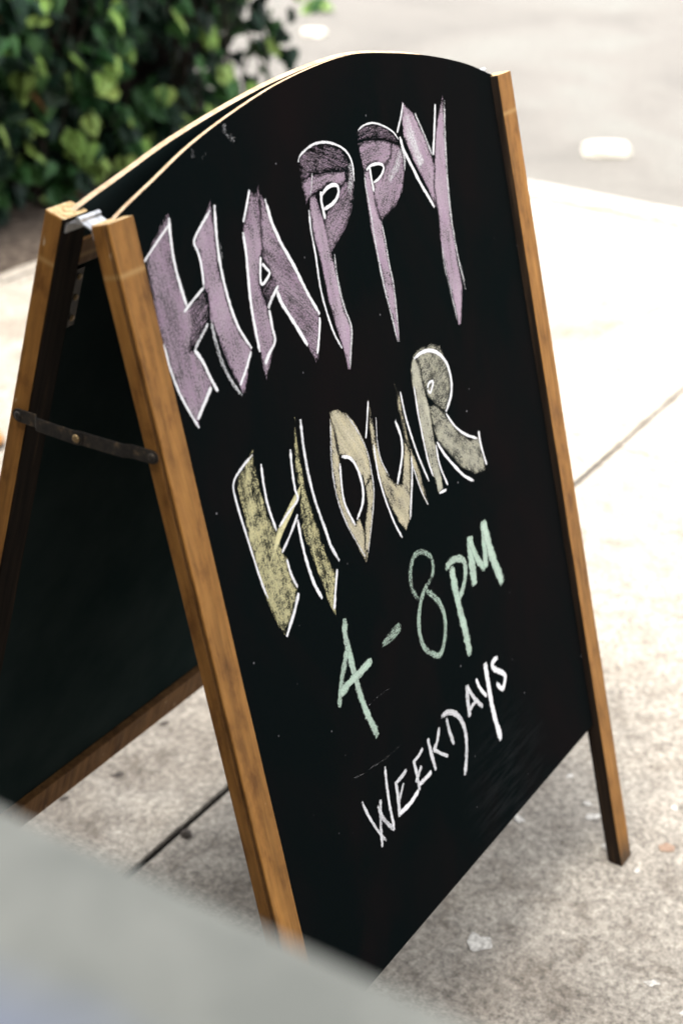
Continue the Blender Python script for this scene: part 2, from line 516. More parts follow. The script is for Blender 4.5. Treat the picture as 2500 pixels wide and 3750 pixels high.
# hinges across the ridge, one over each pair of sticks
for x0 in (0.003, W - 0.029):
    bm = bmesh.new()
    zt = H - 0.006
    yb = GAP - LD * math.cos(TILT) - .0005
    for sgn in (-1, 1):
        for (y0, z0, y1, z1) in ((0, zt + .001, sgn * yb, zt - .004), (sgn * yb, zt - .004, sgn * (yb + .0022), zt - .012)):
            u = Vector((0, y1 - y0, z1 - z0)); nn = Vector((0, -u.z, u.y)).normalized() * .0008
            q = []
            for xx in (x0, x0 + .026):
                for s2 in (-1, 1):
                    q += [bm.verts.new(Vector((xx, y0, z0)) + nn * s2), bm.verts.new(Vector((xx, y1, z1)) + nn * s2)]
            for fidx in ((0, 1, 3, 2), (4, 6, 7, 5), (0, 4, 5, 1), (2, 3, 7, 6), (0, 2, 6, 4), (1, 5, 7, 3)):
                bm.faces.new([q[i] for i in fidx])
    tube(bm, [(x0 - .001, 0, zt + .002), (x0 + .027, 0, zt + .002)], .0032, 10)
    bmesh.ops.recalc_face_normals(bm, faces=bm.faces)
    for v in bm.verts:
        v.co.x -= W / 2
    mesh('hinge', bm, MAT_STEEL, sign)

# small brass fixing plates with screws on the inside of the boards
def fixing(fr, x, z0, z1):
    bm = bmesh.new()
    box(bm, (x, DP + PT, z1), (x + .011, DP + PT + .0018, z0), .0005, 1)
    o = place(mesh('fixing_plate', bm, MAT_STRAP, sign), fr)
    for q in range(3):
        zz = z0 + (z1 - z0) * (.15 + .35 * q)
        b2 = bmesh.new()
        r = bmesh.ops.create_uvsphere(b2, u_segments=10, v_segments=6, radius=.0032)
        for v in b2.verts:
            v.co = Vector((x + .0055 + v.co.x, DP + PT + .0019 + max(v.co.y, -.001) * .5, zz + v.co.z))
        mesh('screw', b2, MAT_BRASS, o, smooth=True)
for xx in (LW + .004, W - LW - .015):
    fixing(FRONT, xx, -.062, -.125)
    fixing(REAR, xx, -.062, -.125)

# folding strap stay on the outer side of each pair of sticks
def stay(side):
    s0, d0 = 0.2095, LD * .55
    fpt = FRONT @ Vector((0, d0, -s0)); rpt = REAR @ Vector((W, d0, -s0))
    piv = Vector((0, (fpt.y + rpt.y) / 2 + .004, fpt.z - .0016))
    def bar(A, B, xo):
        A, B = A.copy(), B.copy()
        u = (B - A).normalized(); nrm = Vector((0, -u.z, u.y))
        bm = bmesh.new()
        hw = .0066
        prof = []
        Ln = (B - A).length
        for k in range(7):
            an = math.pi / 2 + k * math.pi / 6
            prof.append((math.cos(an) * hw, math.sin(an) * hw))
        low = list(prof)
        hi = [(Ln - x, -yy) for x, yy in prof]
        outl = low + [(Ln * .28, -hw), (Ln * .36, -hw)] + hi + [(Ln * .36, hw), (Ln * .28, hw)]
        def xoff(t):
            return -.0016 if t < Ln * .28 else (-.0016 + (xo + .0016) * min(1, (t - Ln * .28) / (Ln * .08)))
        ring = []
        for th in (0, -.0016):
            ring.append([bm.verts.new(Vector((xoff(t) + th, 0, 0)) + Vector((0, A.y, A.z)) + u * t + nrm * q) for t, q in outl])
        m_ = len(outl)
        for i in range(m_):
            bm.faces.new((ring[0][i], ring[0][(i + 1) % m_], ring[1][(i + 1) % m_], ring[1][i]))
        i28b, i36b = 7, 8
        # three flat panels on each face so that the step in the bar stays planar
        segs = [list(range(0, 8)) + [m_ - 1], [7, 8, m_ - 2, m_ - 1], list(range(8, m_ - 1))]
        for r_ in ring:
            for sgm in segs:
                bm.faces.new([r_[i] for i in sgm])
        bmesh.ops.recalc_face_normals(bm, faces=bm.faces)
        if side:
            for v in bm.verts:
                v.co.x = W - v.co.x
            bmesh.ops.recalc_face_normals(bm, faces=bm.faces)
        for v in bm.verts:
            v.co.x -= W / 2
        return bm
    def rivet(p, xo, parent, name, r=.0042):
        bm = bmesh.new()
        bmesh.ops.create_uvsphere(bm, u_segments=12, v_segments=8, radius=r)
        for v in bm.verts:
            v.co.x *= .45
            x = p.x + xo + v.co.x
            v.co = Vector(((W - x if side else x) - W / 2, p.y + v.co.y, p.z + v.co.z))
        mesh(name, bm, MAT_BRASS if name == 'rivet' else MAT_STRAP, parent, smooth=True)
    s1 = mesh('strap_stay', bar(fpt, piv, -.0050), MAT_STRAP, sign)
    s2 = mesh('strap_stay', bar(rpt, piv, -.0070), MAT_STRAP, sign)
    rivet(fpt, -.0034, s1, 'screw'); rivet(rpt, -.0034, s2, 'screw'); rivet(piv, -.0092, s2, 'rivet')
stay(False); stay(True)

# ------------------------------------------------------------------ chalk lettering on the front board
rnd = random.Random(3)
def chalk_start():
    bm = bmesh.new()
    return bm, bm.verts.layers.float.new('cover'), bm.loops.layers.uv.new('stroke')

def ribbon(bm, cv, uv, flat, w, cov, off, soft=True):
    pts = [(flat[i] * 1e-4, flat[i + 1] * 1e-4) for i in range(0, len(flat), 2)]
    cur = catmull(pts, 6) if len(pts) > 2 else [Vector(pts[0]).lerp(Vector(pts[1]), t / 10) for t in range(11)]
    # even spacing of about 2.5 mm
    d = [0.0]
    for a, b in zip(cur, cur[1:]):
        d.append(d[-1] + (b - a).length)
    nstep = max(4, int(d[-1] / .0025))
    line = []
    k = 0
    for i in range(nstep + 1):
        t = d[-1] * i / nstep
        while k < len(d) - 2 and d[k + 1] < t:
            k += 1
        line.append(cur[k].lerp(cur[k + 1], (t - d[k]) / max(d[k + 1] - d[k], 1e-9)))
    uo = rnd.uniform(0, 5)
    w = w * 1e-4
    rows = []
    for i, p in enumerate(line):
        t = (line[min(i + 1, nstep)] - line[max(i - 1, 0)]).normalized()
        n_ = Vector((-t.y, t.x))
        e = min(i, nstep - i) / max(1, nstep)
        ww = w * (.96 + .24 * noise.noise(Vector((i * .35 + uo * 30, uo, 0)))) * (.94 if w < .0035 else .94)
        c = cov * (1 + .10 * noise.noise(Vector((i * .12, uo * 9, 3))))
        if e < .04:
            c *= .80
            ww *= .8
        row = []
        for f_ in (-.62, -.38, 0, .38, .62):
            q = p + n_ * ww * (f_ + .09 * rnd.uniform(-1, 1))
            v = bm.verts.new((q.x, DP - off, q.y))
            v[cv] = c * (.48 if abs(f_) > .5 else (.95 if abs(f_) > .2 else 1.0))
            row.append((v, (uo + d[-1] * i / nstep, uo * 3 + f_ * ww)))
        rows.append(row)
    for r0, r1 in zip(rows, rows[1:]):
        for a in range(4):
            q = (r0[a], r0[a + 1], r1[a + 1], r1[a])
            try:
                fc = bm.faces.new([x[0] for x in q])
            except ValueError:
                continue
            for lp, x in zip(fc.loops, q):
                lp[uv].uv = x[1]

EXTRA = dict(tan=.10, olive=.09, straw=.04, mauve=-.03)

def seg_dist(p, a, b):
    ab = b - a
    t = max(0, min(1, (p - a).dot(ab) / max(ab.length_squared, 1e-12)))
    return (p - (a + ab * t)).length

def fill(bm, cv, uv, flat, ang, cov, off):
    poly = [Vector((flat[i] * 1e-4, flat[i + 1] * 1e-4)) for i in range(0, len(flat), 2)]
    bnd = []
    for a, b in zip(poly, poly[1:] + poly[:1]):
        k = max(1, int((b - a).length / .006))
        for i in range(k):
            q = a.lerp(b, i / k)
            bnd.append(q + Vector((rnd.uniform(-1, 1), rnd.uniform(-1, 1))) * .0005)
    nb = len(bnd)
    x0, x1 = min(p.x for p in bnd), max(p.x for p in bnd)
    y0, y1 = min(p.y for p in bnd), max(p.y for p in bnd)
    ins = []
    st = .0042
    y = y0 + st / 2
    while y < y1:
        x = x0 + st / 2
        while x < x1:
            p = Vector((x + rnd.uniform(-1, 1) * .001, y + rnd.uniform(-1, 1) * .001))
            if min(seg_dist(p, bnd[i], bnd[(i + 1) % nb]) for i in range(nb)) > .0016:
                ins.append(p)
            x += st
        y += st
    vo, eo, fo, *_ = delaunay_2d_cdt(bnd + ins, [], [list(range(nb))], 1, 1e-7)
    uo = rnd.uniform(0, 5)
    ca, sa = math.cos(ang), math.sin(ang)
    vv = []
    for p in vo:
        dd = min(seg_dist(p, bnd[i], bnd[(i + 1) % nb]) for i in range(nb))
        v = bm.verts.new((p.x, DP - off, p.y))
        v[cv] = (cov + EXTRA.get(col, 0) - .075) * (.62 + .38 * min(1, dd / .0024)) * (1 + .16 * noise.noise(Vector((p.x * 25, p.y * 25, uo * 7))) + .20 * noise.noise(Vector(((p.x * ca + p.y * sa) * 14, (p.y * ca - p.x * sa) * 120, uo * 3))))
        vv.append((v, (uo + p.x * ca + p.y * sa, uo * 2 - p.x * sa + p.y * ca)))
    for f_ in fo:
        fc = bm.faces.new([vv[i][0] for i in f_])
        for lp, i in zip(fc.loops, f_):
            lp[uv].uv = vv[i][1]

def face_front(bm):
    bm.normal_update()
    for f in bm.faces:
        if f.normal.y > 0:
            f.normal_flip()

LETTERS = [
    ['wide mauve letter H in white outline beside the left leg', 'mauve', [[0.66,-1.57,[454,-436,835,-145,885,-129,921,-121,922,-228,863,-490,860,-740,872,-956,935,-974,930,-1144,776,-1370,846,-1370,931,-1521,973,-1666,990,-1760,930,-1814,680,-2008,676,-2065,625,-2032,542,-1755,476,-1502,446,-1223,448,-888,463,-644,465,-494]],[0.52,0.32,[874,-962,1156,-880,1217,-940,1167,-1172,1120,-1201,909,-1325,793,-1368,879,-1129]],[0.72,-1.57,[1554,-143,1535,-238,1520,-376,1454,-717,1464,-1054,1540,-1387,1680,-1625,1617,-1726,1444,-1988,1407,-1988,1379,-1891,1288,-1666,1235,-1412,1170,-1176,1221,-941,1188,-889,1214,-724,1222,-542,1178,-474,1227,-402,1356,-307,1486,-211]]], [[23,1,[454,-436,682,-318,897,-215]],[36,1,[914,-157,882,-287,849,-528,856,-753,883,-987]],[28,1,[824,-1005,980,-944,1169,-876]],[33,0.95,[1177,-886,1212,-695,1207,-552,1183,-447,1289,-361,1514,-232]],[38,1,[1592,-201,1529,-450,1488,-726,1491,-1047,1550,-1360,1682,-1618]],[37,0.95,[1661,-1642,1556,-1752,1391,-1894]],[34,0.75,[1120,-1201,997,-1280,859,-1367]],[51,0.62,[1173,-1188,1169,-1362,1193,-1590,1278,-1827,1378,-1996]],[40,1,[846,-1370,931,-1521,973,-1666,1042,-1837]],[44,1,[960,-1765,842,-1858,671,-1982]],[33,0.95,[445,-1195,460,-1426,505,-1670,585,-1886,664,-2064]]]],
    ['mauve letter A in white outline, second letter of the top word', 'mauve', [[0.7,-1.57,[1949,-511,2140,-266,2215,-166,2223,-241,2264,-243,2322,-176,2315,-292,2177,-761,2119,-835,2029,-1080,2039,-1174,2065,-1317,2053,-1420,2091,-1569,2063,-1668,1964,-1807,1806,-1987,1793,-1844,1802,-1679,1761,-1544,1789,-1327,1855,-973,1921,-621]],[0.64,-0.79,[2332,-259,2379,-351,2449,-591,2530,-807,2667,-1104,2797,-1436,2899,-1624,2871,-1727,2730,-2052,2676,-2082,2595,-1913,2467,-1653,2322,-1377,2261,-1199,2237,-1063,2195,-961,2154,-837]],[0.5,0.46,[2036,-1090,2203,-1046,2236,-1065,2313,-1167,2241,-1231,2070,-1316,2043,-1175]]], [[33,0.95,[2168,-192,2064,-335,1969,-458]],[41,1,[1932,-544,1907,-765,1839,-1087,1807,-1347,1797,-1692]],[43,1,[2382,-329,2410,-552,2486,-781,2627,-1062,2761,-1379,2894,-1638]],[37,1,[2884,-1667,2832,-1795,2720,-2000]],[33,1,[2119,-835,2038,-1083,2206,-1024,2169,-961,2120,-903]],[42,0.9,[2303,-1172,2166,-1255,2071,-1334]],[41,0.95,[2078,-1352,2070,-1517,2065,-1662,1932,-1751,1838,-1828]],[49,1,[2263,-1207,2303,-1356,2418,-1560,2583,-1869]]]],
    ['mauve letter P with a dark streaked bowl, left one of two', 'mauve', [[0.5,-0.46,[3062,-86,3166,-30,3366,-13,3604,-39,3823,-134,3949,-248,3953,-345,3830,-383,3575,-327,3254,-288,3031,-302]],[0.68,0.0,[3028,-304,3253,-291,3574,-330,3829,-386,3835,-455,3741,-502,3653,-496,3578,-459,3415,-455,3237,-468,3149,-474,3042,-536,3047,-424]],[0.58,-2.68,[3840,-385,3967,-320,3994,-463,3969,-554,3906,-691,3798,-846,3595,-975,3316,-1110,3294,-927,3303,-766,3429,-661,3608,-622,3679,-529,3752,-505,3840,-456]],[0.78,-1.57,[3134,-484,3234,-478,3256,-620,3296,-818,3323,-1125,3331,-1279,3323,-1513,3348,-1730,3406,-1931,3350,-2085,3246,-2338,3199,-2323,3191,-2092,3135,-1821,3102,-1561,3102,-1285,3092,-1037,3069,-829,3080,-631]]], [[27,0.9,[3051,-117,3077,-77,3162,-42,3319,-9,3514,-13,3697,-61,3870,-144,3966,-238,4002,-355,3976,-514]],[42,1,[3340,-478,3313,-579,3316,-661,3319,-756]],[39,1,[3345,-513,3448,-470,3575,-465,3653,-496,3638,-574,3512,-640,3329,-657]],[107,0.54,[3962,-319,3946,-452,3828,-618]],[20,0.65,[3248,-271,3196,-379,3145,-473]],[32,0.85,[3067,-601,3033,-793,3027,-1047,2998,-1366,3020,-1648,3080,-1902,3168,-2085]],[37,0.66,[3358,-1134,3334,-1307,3328,-1500,3353,-1717,3406,-1931,3315,-2145,3239,-2321]]]],
    ['mauve letter P with a black band across its bowl, right one of two', 'mauve', [[0.53,0.0,[4184,-31,4341,0,4551,-16,4746,-86,4927,-207,4976,-309,4951,-315,4698,-218,4394,-151,4188,-131]],[0.66,0.0,[4182,-155,4438,-181,4705,-239,4839,-295,4770,-408,4628,-491,4482,-438,4293,-432,4204,-454,4186,-395]],[0.64,-2.36,[4844,-296,4967,-350,5035,-464,4999,-628,4892,-821,4690,-947,4379,-1029,4322,-959,4307,-785,4311,-646,4350,-612,4518,-565,4603,-499,4774,-412]],[0.76,-0.79,[4203,-457,4313,-453,4308,-617,4302,-770,4317,-957,4357,-1053,4350,-1266,4353,-1570,4354,-1804,4312,-2161,4265,-2355,4224,-2327,4217,-2029,4177,-1827,4170,-1535,4140,-1311,4124,-1052,4152,-749,4174,-614]]], [[21,0.85,[4223,-34,4366,-5,4550,-20,4744,-93,4905,-188,4985,-282]],[36,1,[4318,-438,4311,-533,4310,-701]],[32,1,[4244,-456,4348,-430,4506,-447,4587,-489,4553,-545,4453,-593,4338,-609]],[36,0.64,[4200,-467,4174,-614,4174,-838,4160,-1103,4157,-1416,4168,-1694,4201,-1995,4232,-2344]],[32,0.64,[4349,-1036,4355,-1252,4346,-1510,4357,-1717,4332,-1945,4258,-2352]],[38,0.7,[5015,-359,5039,-493,4996,-628]],[106,0.56,[4984,-382,4886,-518,4637,-663]]]],
    ['tall mauve letter Y ending the top word', 'mauve', [[0.8,-1.11,[5203,87,5279,16,5391,-77,5463,-249,5554,-412,5634,-627,5653,-712,5556,-958,5553,-1182,5516,-1158,5430,-929,5321,-728,5210,-544,5149,-387,5102,-277,5136,-85]],[0.78,-1.57,[6090,-3,6076,-148,5957,-569,5878,-926,5826,-1293,5800,-1592,5808,-1794,5810,-2153,5734,-2351,5634,-2558,5571,-2555,5564,-2302,5524,-2057,5493,-1788,5511,-1518,5554,-1197,5564,-953,5659,-714,5698,-604,5829,-321,5974,-128]]], [[34,0.8,[5212,71,5124,-54,4982,-211]],[44,1,[5021,-261,5054,-410,5176,-638,5282,-837,5400,-1011,5488,-1151]],[36,0.62,[5419,-82,5527,-319,5641,-592]],[40,0.85,[5888,-69,5786,-312,5655,-595]],[45,0.62,[6105,-65,5992,-427,5888,-853,5822,-1261,5810,-1518,5813,-1780,5850,-2039,5860,-2214]],[163,0.6,[5218,-72,5263,-353,5378,-653]],[43,0.55,[5525,-1522,5483,-1816,5519,-2071,5557,-2503]]]],
    ['pale yellow blotchy letter H starting the second word', 'straw', [[0.58,-1.57,[1016,-2748,1171,-2639,1289,-2571,1375,-2532,1349,-2669,1349,-2745,1345,-2972,1367,-3173,1460,-3445,1477,-3668,1529,-3750,1544,-3937,1587,-4097,1520,-4187,1231,-4476,1165,-4343,1095,-4091,1053,-3855,1024,-3589,1016,-3315,1025,-2996,1016,-2804]],[0.95,-2.68,[2011,-3137,1925,-3261,1710,-3391,1539,-3497,1317,-3658,1193,-3751,1348,-3573,1455,-3442,1554,-3366,1802,-3231]],[0.56,-1.57,[2140,-2442,2088,-2675,2074,-2944,2045,-3210,2089,-3467,2133,-3727,2189,-4059,2267,-4238,2111,-4669,2041,-4469,1997,-4200,1913,-3857,1853,-3570,1890,-3385,1940,-3267,1954,-3016,2018,-2747]]], [[29,0.95,[1346,-2583,1158,-2634,971,-2730,950,-2909,979,-3204,1016,-3527,1059,-3838,1098,-3993]],[34,1,[1440,-2713,1411,-2921,1407,-3150,1453,-3422]],[36,0.95,[1944,-2749,1902,-2957,1883,-3146,1889,-3266,1700,-3328,1507,-3405]],[44,0.9,[2210,-2525,2167,-2782,2149,-3111,2175,-3421,2237,-3730,2272,-3929,2366,-4146]],[37,0.9,[1839,-3404,1654,-3546,1463,-3662]],[44,0.95,[1820,-3456,1809,-3671,1821,-3918,1864,-4181,1947,-4384]],[35,0.95,[1512,-3753,1530,-3930,1587,-4097]],[46,0.95,[1582,-4155,1468,-4285,1245,-4483]],[41,0.95,[2296,-4209,2180,-4429,2106,-4583]]]],
    ['tan pointed letter O of the second word', 'tan', [[0.66,-1.11,[2726,-2628,2879,-2651,3024,-2752,3148,-2918,3228,-3112,3269,-3314,3258,-3515,3090,-3600,3090,-3496,2978,-3287,2842,-3153,2752,-3099,2750,-2957,2741,-2853]],[0.6,-1.57,[3262,-3525,3211,-3775,3091,-4002,2961,-4224,2844,-4377,2888,-4172,2951,-3986,3080,-3786,3095,-3607]],[0.62,-1.11,[2716,-2664,2733,-2854,2730,-2990,2743,-3106,2694,-3261,2667,-3455,2675,-3664,2777,-3893,2879,-3872,2914,-4077,2881,-4179,2836,-4379,2740,-4151,2626,-3851,2552,-3552,2570,-3254,2626,-2972]]], [[32,0.62,[2716,-2704,2645,-2919,2574,-3174,2553,-3450,2595,-3735,2709,-4032,2838,-4299]],[41,0.95,[2774,-3138,2929,-3217,3017,-3384,3040,-3581,2981,-3746,2823,-3870]],[37,0.9,[2720,-3189,2674,-3416,2666,-3639,2771,-3911]],[28,0.64,[3017,-2770,3155,-3003,3249,-3264,3253,-3517,3227,-3718,3080,-3998,2901,-4284]]]],
    ['grey tan letter U with a thin tail stroke', 'tan', [[0.6,-1.11,[3467,-2712,3466,-2928,3458,-3216,3487,-3459,3565,-3680,3700,-3808,3797,-3852,3889,-3675,4005,-3374,4063,-3590,3937,-3999,3816,-4280,3703,-4365,3596,-4211,3471,-3943,3380,-3650,3354,-3345,3379,-3063]],[0.56,-1.57,[4011,-2739,4070,-2885,4073,-3184,4097,-3494,4180,-3786,4222,-4023,4246,-4278,4178,-4205,4095,-3907,4070,-3592,4010,-3371,4016,-3207,3994,-2986]]], [[28,0.9,[3451,-2757,3368,-2935,3275,-3118]],[23,0.7,[3538,-2974,3475,-3223,3477,-3434,3572,-3661]],[33,0.9,[3394,-3235,3372,-3563,3415,-3878,3501,-4193,3596,-4403]],[42,0.95,[3887,-3139,3944,-3352,3894,-3548,3700,-3808]],[35,0.9,[4095,-2873,4109,-3175,4166,-3476,4237,-3742,4337,-4024]],[35,0.85,[4074,-3616,4024,-3814,3816,-4280]],[23,0.75,[4054,-3673,4134,-4033,4229,-4266]]]],
    ['olive grey letter R with a streaked bowl and broad leg', 'olive', [[0.62,-1.57,[4494,-2580,4388,-2715,4364,-2921,4374,-3182,4364,-3505,4380,-3818,4468,-4052,4496,-4220,4613,-4222,4620,-3932,4620,-3687,4625,-3467,4631,-3233,4606,-3089,4579,-2928,4583,-2715]],[0.48,-2.82,[4503,-2578,4665,-2544,4908,-2577,5094,-2661,5125,-2758,5163,-2924,5178,-3106,5061,-3310,4940,-3402,4758,-3239,4636,-3099,4586,-2931,4591,-2717]],[0.54,-0.79,[4639,-3235,4754,-3249,4938,-3419,5127,-3692,5375,-3896,5590,-3951,5616,-4147,5619,-4382,5362,-4330,5065,-4124,4844,-3859,4657,-3645,4632,-3470]]], [[43,1,[4492,-2621,4684,-2608,4882,-2649,5059,-2759,5175,-2928,5191,-3132,5115,-3284,4960,-3409]],[34,0.9,[4389,-2908,4374,-3182,4378,-3466,4394,-3779,4444,-3999]],[35,1,[4664,-3022,4709,-2978,4803,-2992,4704,-3089,4657,-3041]],[31,1,[4953,-3428,5101,-3638,5311,-3816,5544,-3946]],[41,0.95,[5607,-3876,5603,-4049,5658,-4326]],[38,1,[4650,-3664,4759,-3850,4945,-4078,5110,-4256,5302,-4393]],[33,0.9,[4620,-3687,4620,-3932,4717,-4217]],[32,1,[4504,-4235,4668,-4255]]]],
    ['pale green numeral 4 with a long tail', 'green', [[0.85,103,[2253,-4757,2201,-4944,2206,-5141,2219,-5361,2246,-5628,2301,-5912,2405,-6245],1],[0.77,89,[2178,-5091,2061,-5246,1945,-5400,1844,-5597],1],[0.91,96,[1885,-5484,2097,-5442,2318,-5429,2579,-5406],1]], []],
    ['short green dash between the numerals', 'green', [[0.62,0.0,[2803,-5363,2840,-5307,3052,-5263,3202,-5261,3254,-5304,3231,-5368,3069,-5401,2906,-5395]]], []],
    ['green looped numeral 8', 'green', [[0.65,73,[3981,-5108,4092,-5017,4102,-4870,3999,-4760,3865,-4697,3738,-4712,3628,-4829,3604,-5041,3685,-5199],1],[0.71,80,[3984,-5100,3801,-5168,3657,-5327,3582,-5536,3608,-5758,3776,-5936,3917,-5996,4078,-5852,4145,-5632,4075,-5398,3870,-5171],1]], []],
    ['green letter P after the numerals', 'green', [[0.79,94,[4349,-5121,4480,-5083,4653,-5120,4775,-5202,4760,-5351,4629,-5507,4468,-5589],1],[0.85,134,[4478,-5140,4479,-5400,4488,-5638,4527,-6010,4533,-6321],1]], []],
    ['green letter M at the end of the times', 'green', [[0.85,149,[5006,-4981,4948,-5200,4918,-5579],1],[0.81,107,[4974,-5016,5081,-5317,5219,-5486],1],[0.81,121,[5236,-5493,5295,-5212,5337,-4925],1],[0.89,148,[5354,-4932,5388,-5232,5460,-5542,5560,-5839],1]], []],
    ['white letter W starting the small bottom word', 'white', [[0.85,41,[1885,-6761,1949,-6978,2072,-7262,2171,-7423],1],[0.8,54,[2072,-7444,2127,-7199,2217,-6929],1],[0.78,55,[2147,-6963,2203,-7169,2354,-7395],1],[0.9,50,[2354,-7395,2357,-7108,2382,-6835,2420,-6629],1]], []],
    ['white letter E of the small bottom word, lower of two', 'white', [[0.85,60,[2558,-6899,2543,-7102,2499,-7318],1],[0.85,49,[2558,-6918,2695,-6911,2806,-6887],1],[0.8,51,[2565,-7134,2647,-7047,2703,-7003],1],[0.95,61,[2502,-7281,2730,-7291,2954,-7246],1]], []],
    ['white letter E of the small bottom word, upper of two', 'white', [[0.85,53,[2969,-6864,2984,-7067,2975,-7258],1],[0.85,52,[2963,-6880,3088,-6872,3199,-6836],1],[0.85,54,[2934,-7127,3018,-7067,3103,-7008],1],[0.92,62,[2975,-7189,3132,-7192,3277,-7186],1]], []],
    ['white letter K of the small bottom word', 'white', [[0.85,64,[3331,-6783,3345,-6996,3373,-7220],1],[0.85,61,[3601,-6782,3524,-6898,3398,-6997],1],[0.85,46,[3398,-6947,3516,-7073,3672,-7204],1]], []],
    ['white letter D with a long hooked stroke', 'white', [[0.8,65,[3784,-6762,3799,-6949,3842,-7144],1],[0.85,72,[3688,-6691,3827,-6715,3980,-6807,4103,-6994,4123,-7207,4054,-7414,3942,-7613],1]], []],
    ['white letter A of the small bottom word', 'white', [[0.8,87,[4350,-6620,4306,-6799,4289,-7012],1],[0.82,58,[4344,-6637,4459,-6859,4608,-7050],1],[0.8,56,[4293,-6944,4402,-6910,4522,-6902],1]], []],
    ['white letter Y with a long straight tail', 'white', [[0.95,51,[4571,-6653,4618,-6799,4735,-6972],1],[1,91,[4829,-6570,4821,-6842,4819,-7192,4883,-7650],1]], []],
    ['white letter S ending the small bottom word', 'white', [[1,68,[5140,-6649,5010,-6650,5002,-6728,5160,-6860,5240,-6952,5178,-7046,5110,-7063,5010,-6939],1]], []],
]
SMEARS = [[79,0.33,[1991,475,1993,383,2111,302]],[57,0.3,[1460,366,1431,262]],[41,0.27,[1539,253,1658,255]],[29,0.29,[1848,-6450,2321,-6532,2828,-6583]],[17,0.3,[2323,-5850,2550,-5841,2804,-5862]],[37,0.38,[1555,-542,1541,-712]]]

for label, col, fills, outl in LETTERS:
    bm, cv, uv = chalk_start()
    off = .00018
    for f_ in fills:
        if len(f_) == 4:
            ribbon(bm, cv, uv, f_[2], f_[1], f_[0] - (.04 if f_[0] > .93 else .15), off)
        else:
            fill(bm, cv, uv, f_[2], f_[1], f_[0], off)
        off += .00004
    face_front(bm)
    lt = place(mesh('chalk_letter', bm, MAT_CHALK[col], sign, label=label), FRONT)
    if outl:
        bm, cv, uv = chalk_start()
        off = .00050
        for w_, c_, p_ in outl:
            ribbon(bm, cv, uv, p_, w_, c_ - .10, off)
            off += .00003
        face_front(bm)
        mesh('chalk_outline', bm, MAT_CHALK['white'], lt)
for i, (w_, c_, p_) in enumerate(SMEARS):
    bm, cv, uv = chalk_start()
    ribbon(bm, cv, uv, p_, w_, c_, .00010 + .000004 * i)
    face_front(bm)
    place(mesh('chalk_smudge', bm, MAT_CHALK['white'], sign), FRONT)

# ------------------------------------------------------------------ patio wall right in front of the camera
MAT_CAP = M('grey_painted_cap', 0.6, 0.3)
v = MAT_CAP.worldpos()
capc = MAT_CAP.mix(MAT_CAP.ramp(MAT_CAP.noise(v, 16, 4, .6), [(0.38, 0.0), (0.7, 1.0)]), (0.235, 0.237, 0.205), (0.335, 0.33, 0.285))
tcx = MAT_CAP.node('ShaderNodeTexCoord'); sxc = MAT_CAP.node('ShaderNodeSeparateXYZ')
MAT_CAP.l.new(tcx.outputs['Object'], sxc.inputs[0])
sheen_pos = MAT_CAP.math('ADD', MAT_CAP.math('MULTIPLY', sxc.outputs['X'], -1.0), MAT_CAP.math('MULTIPLY', MAT_CAP.math('SUBTRACT', MAT_CAP.noise(v, 9, 3, .6), .5), .05))
sky_tint = MAT_CAP.ramp(sheen_pos, [(0.022, 0.0), (0.052, 1.0)])  # bluish sky reflection painted into the inner part of the cap
MAT_CAP.base(MAT_CAP.mix(sky_tint, capc, MAT_CAP.mix(MAT_CAP.noise(v, 30, 4), (.19, .21, .26), (.27, .29, .345))))
MAT_CAP.bump(MAT_CAP.noise(v, 160, 3), .2, .001)
MAT_WALLP = M('pale_blue_render', 0.7, 0.3)
MAT_WALLP.base(MAT_WALLP.ramp(MAT_WALLP.noise(MAT_WALLP.worldpos(), 30, 4), [(0.3, (.21, .228, .275)), (0.7, (.28, .298, .345))]))
pw = empty('patio_wall', (-0.7245, 0.3, 0), 'low patio wall with wide grey cap and a painted bluish sky reflection along its inside, in the near corner', 'wall')
bm = bmesh.new()
box(bm, (-.022, -3.2, 0.0), (.018, 3.0, 1.080))
mesh('wall_body', bm, MAT_FACADE, pw)
bm = bmesh.new()
box(bm, (-.215, -3.2, 1.082), (.0305, 3.0, 1.12), .006, 3)
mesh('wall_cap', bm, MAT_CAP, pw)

# ------------------------------------------------------------------ ivy hedge by the kerb
def leaf_mesh(seed, mat):
    r_ = random.Random(seed)
    half = [(0, 0), (.28, -.10), (.50, .10), (.42, .38), (.24, .52), (.20, .74), (0, 1.0)] if seed % 2 else \
           [(0, 0), (.22, -.12), (.46, -.02), (.56, .22), (.40, .50), (.22, .78), (0, 1.02)]
    bm = bmesh.new()
    fold, curl = r_.uniform(.12, .38), r_.uniform(.1, .45)
    def P_(x, y):
        return bm.verts.new((x, -abs(x) * fold * -1 + curl * y * y * .35 + noise.noise(Vector((x * 2.5, y * 2.5, seed * 3.1))) * .08, -y))
    mid = [P_(0, t) for t in (0, .33, .66, 1.0)]
    for sg in (-1, 1):
        e = [P_(sg * x * r_.uniform(.9, 1.1), y) for x, y in half[1:-1]]
        bm.faces.new((mid[0], e[0], e[1]))
        bm.faces.new((mid[0], e[1], mid[1]))
        bm.faces.new((mid[1], e[1], e[2]))
        bm.faces.new((mid[1], e[2], mid[2]))
        bm.faces.new((mid[2], e[2], e[3]))
        bm.faces.new((mid[2], e[3], e[4]))
        bm.faces.new((mid[2], e[4], mid[3]))
    me = bpy.data.meshes.new('leaf')
    bm.normal_update()
    bm.to_mesh(me); bm.free()
    me.materials.append(mat.m)
    for p in me.polygons:
        p.use_smooth = True
    return me
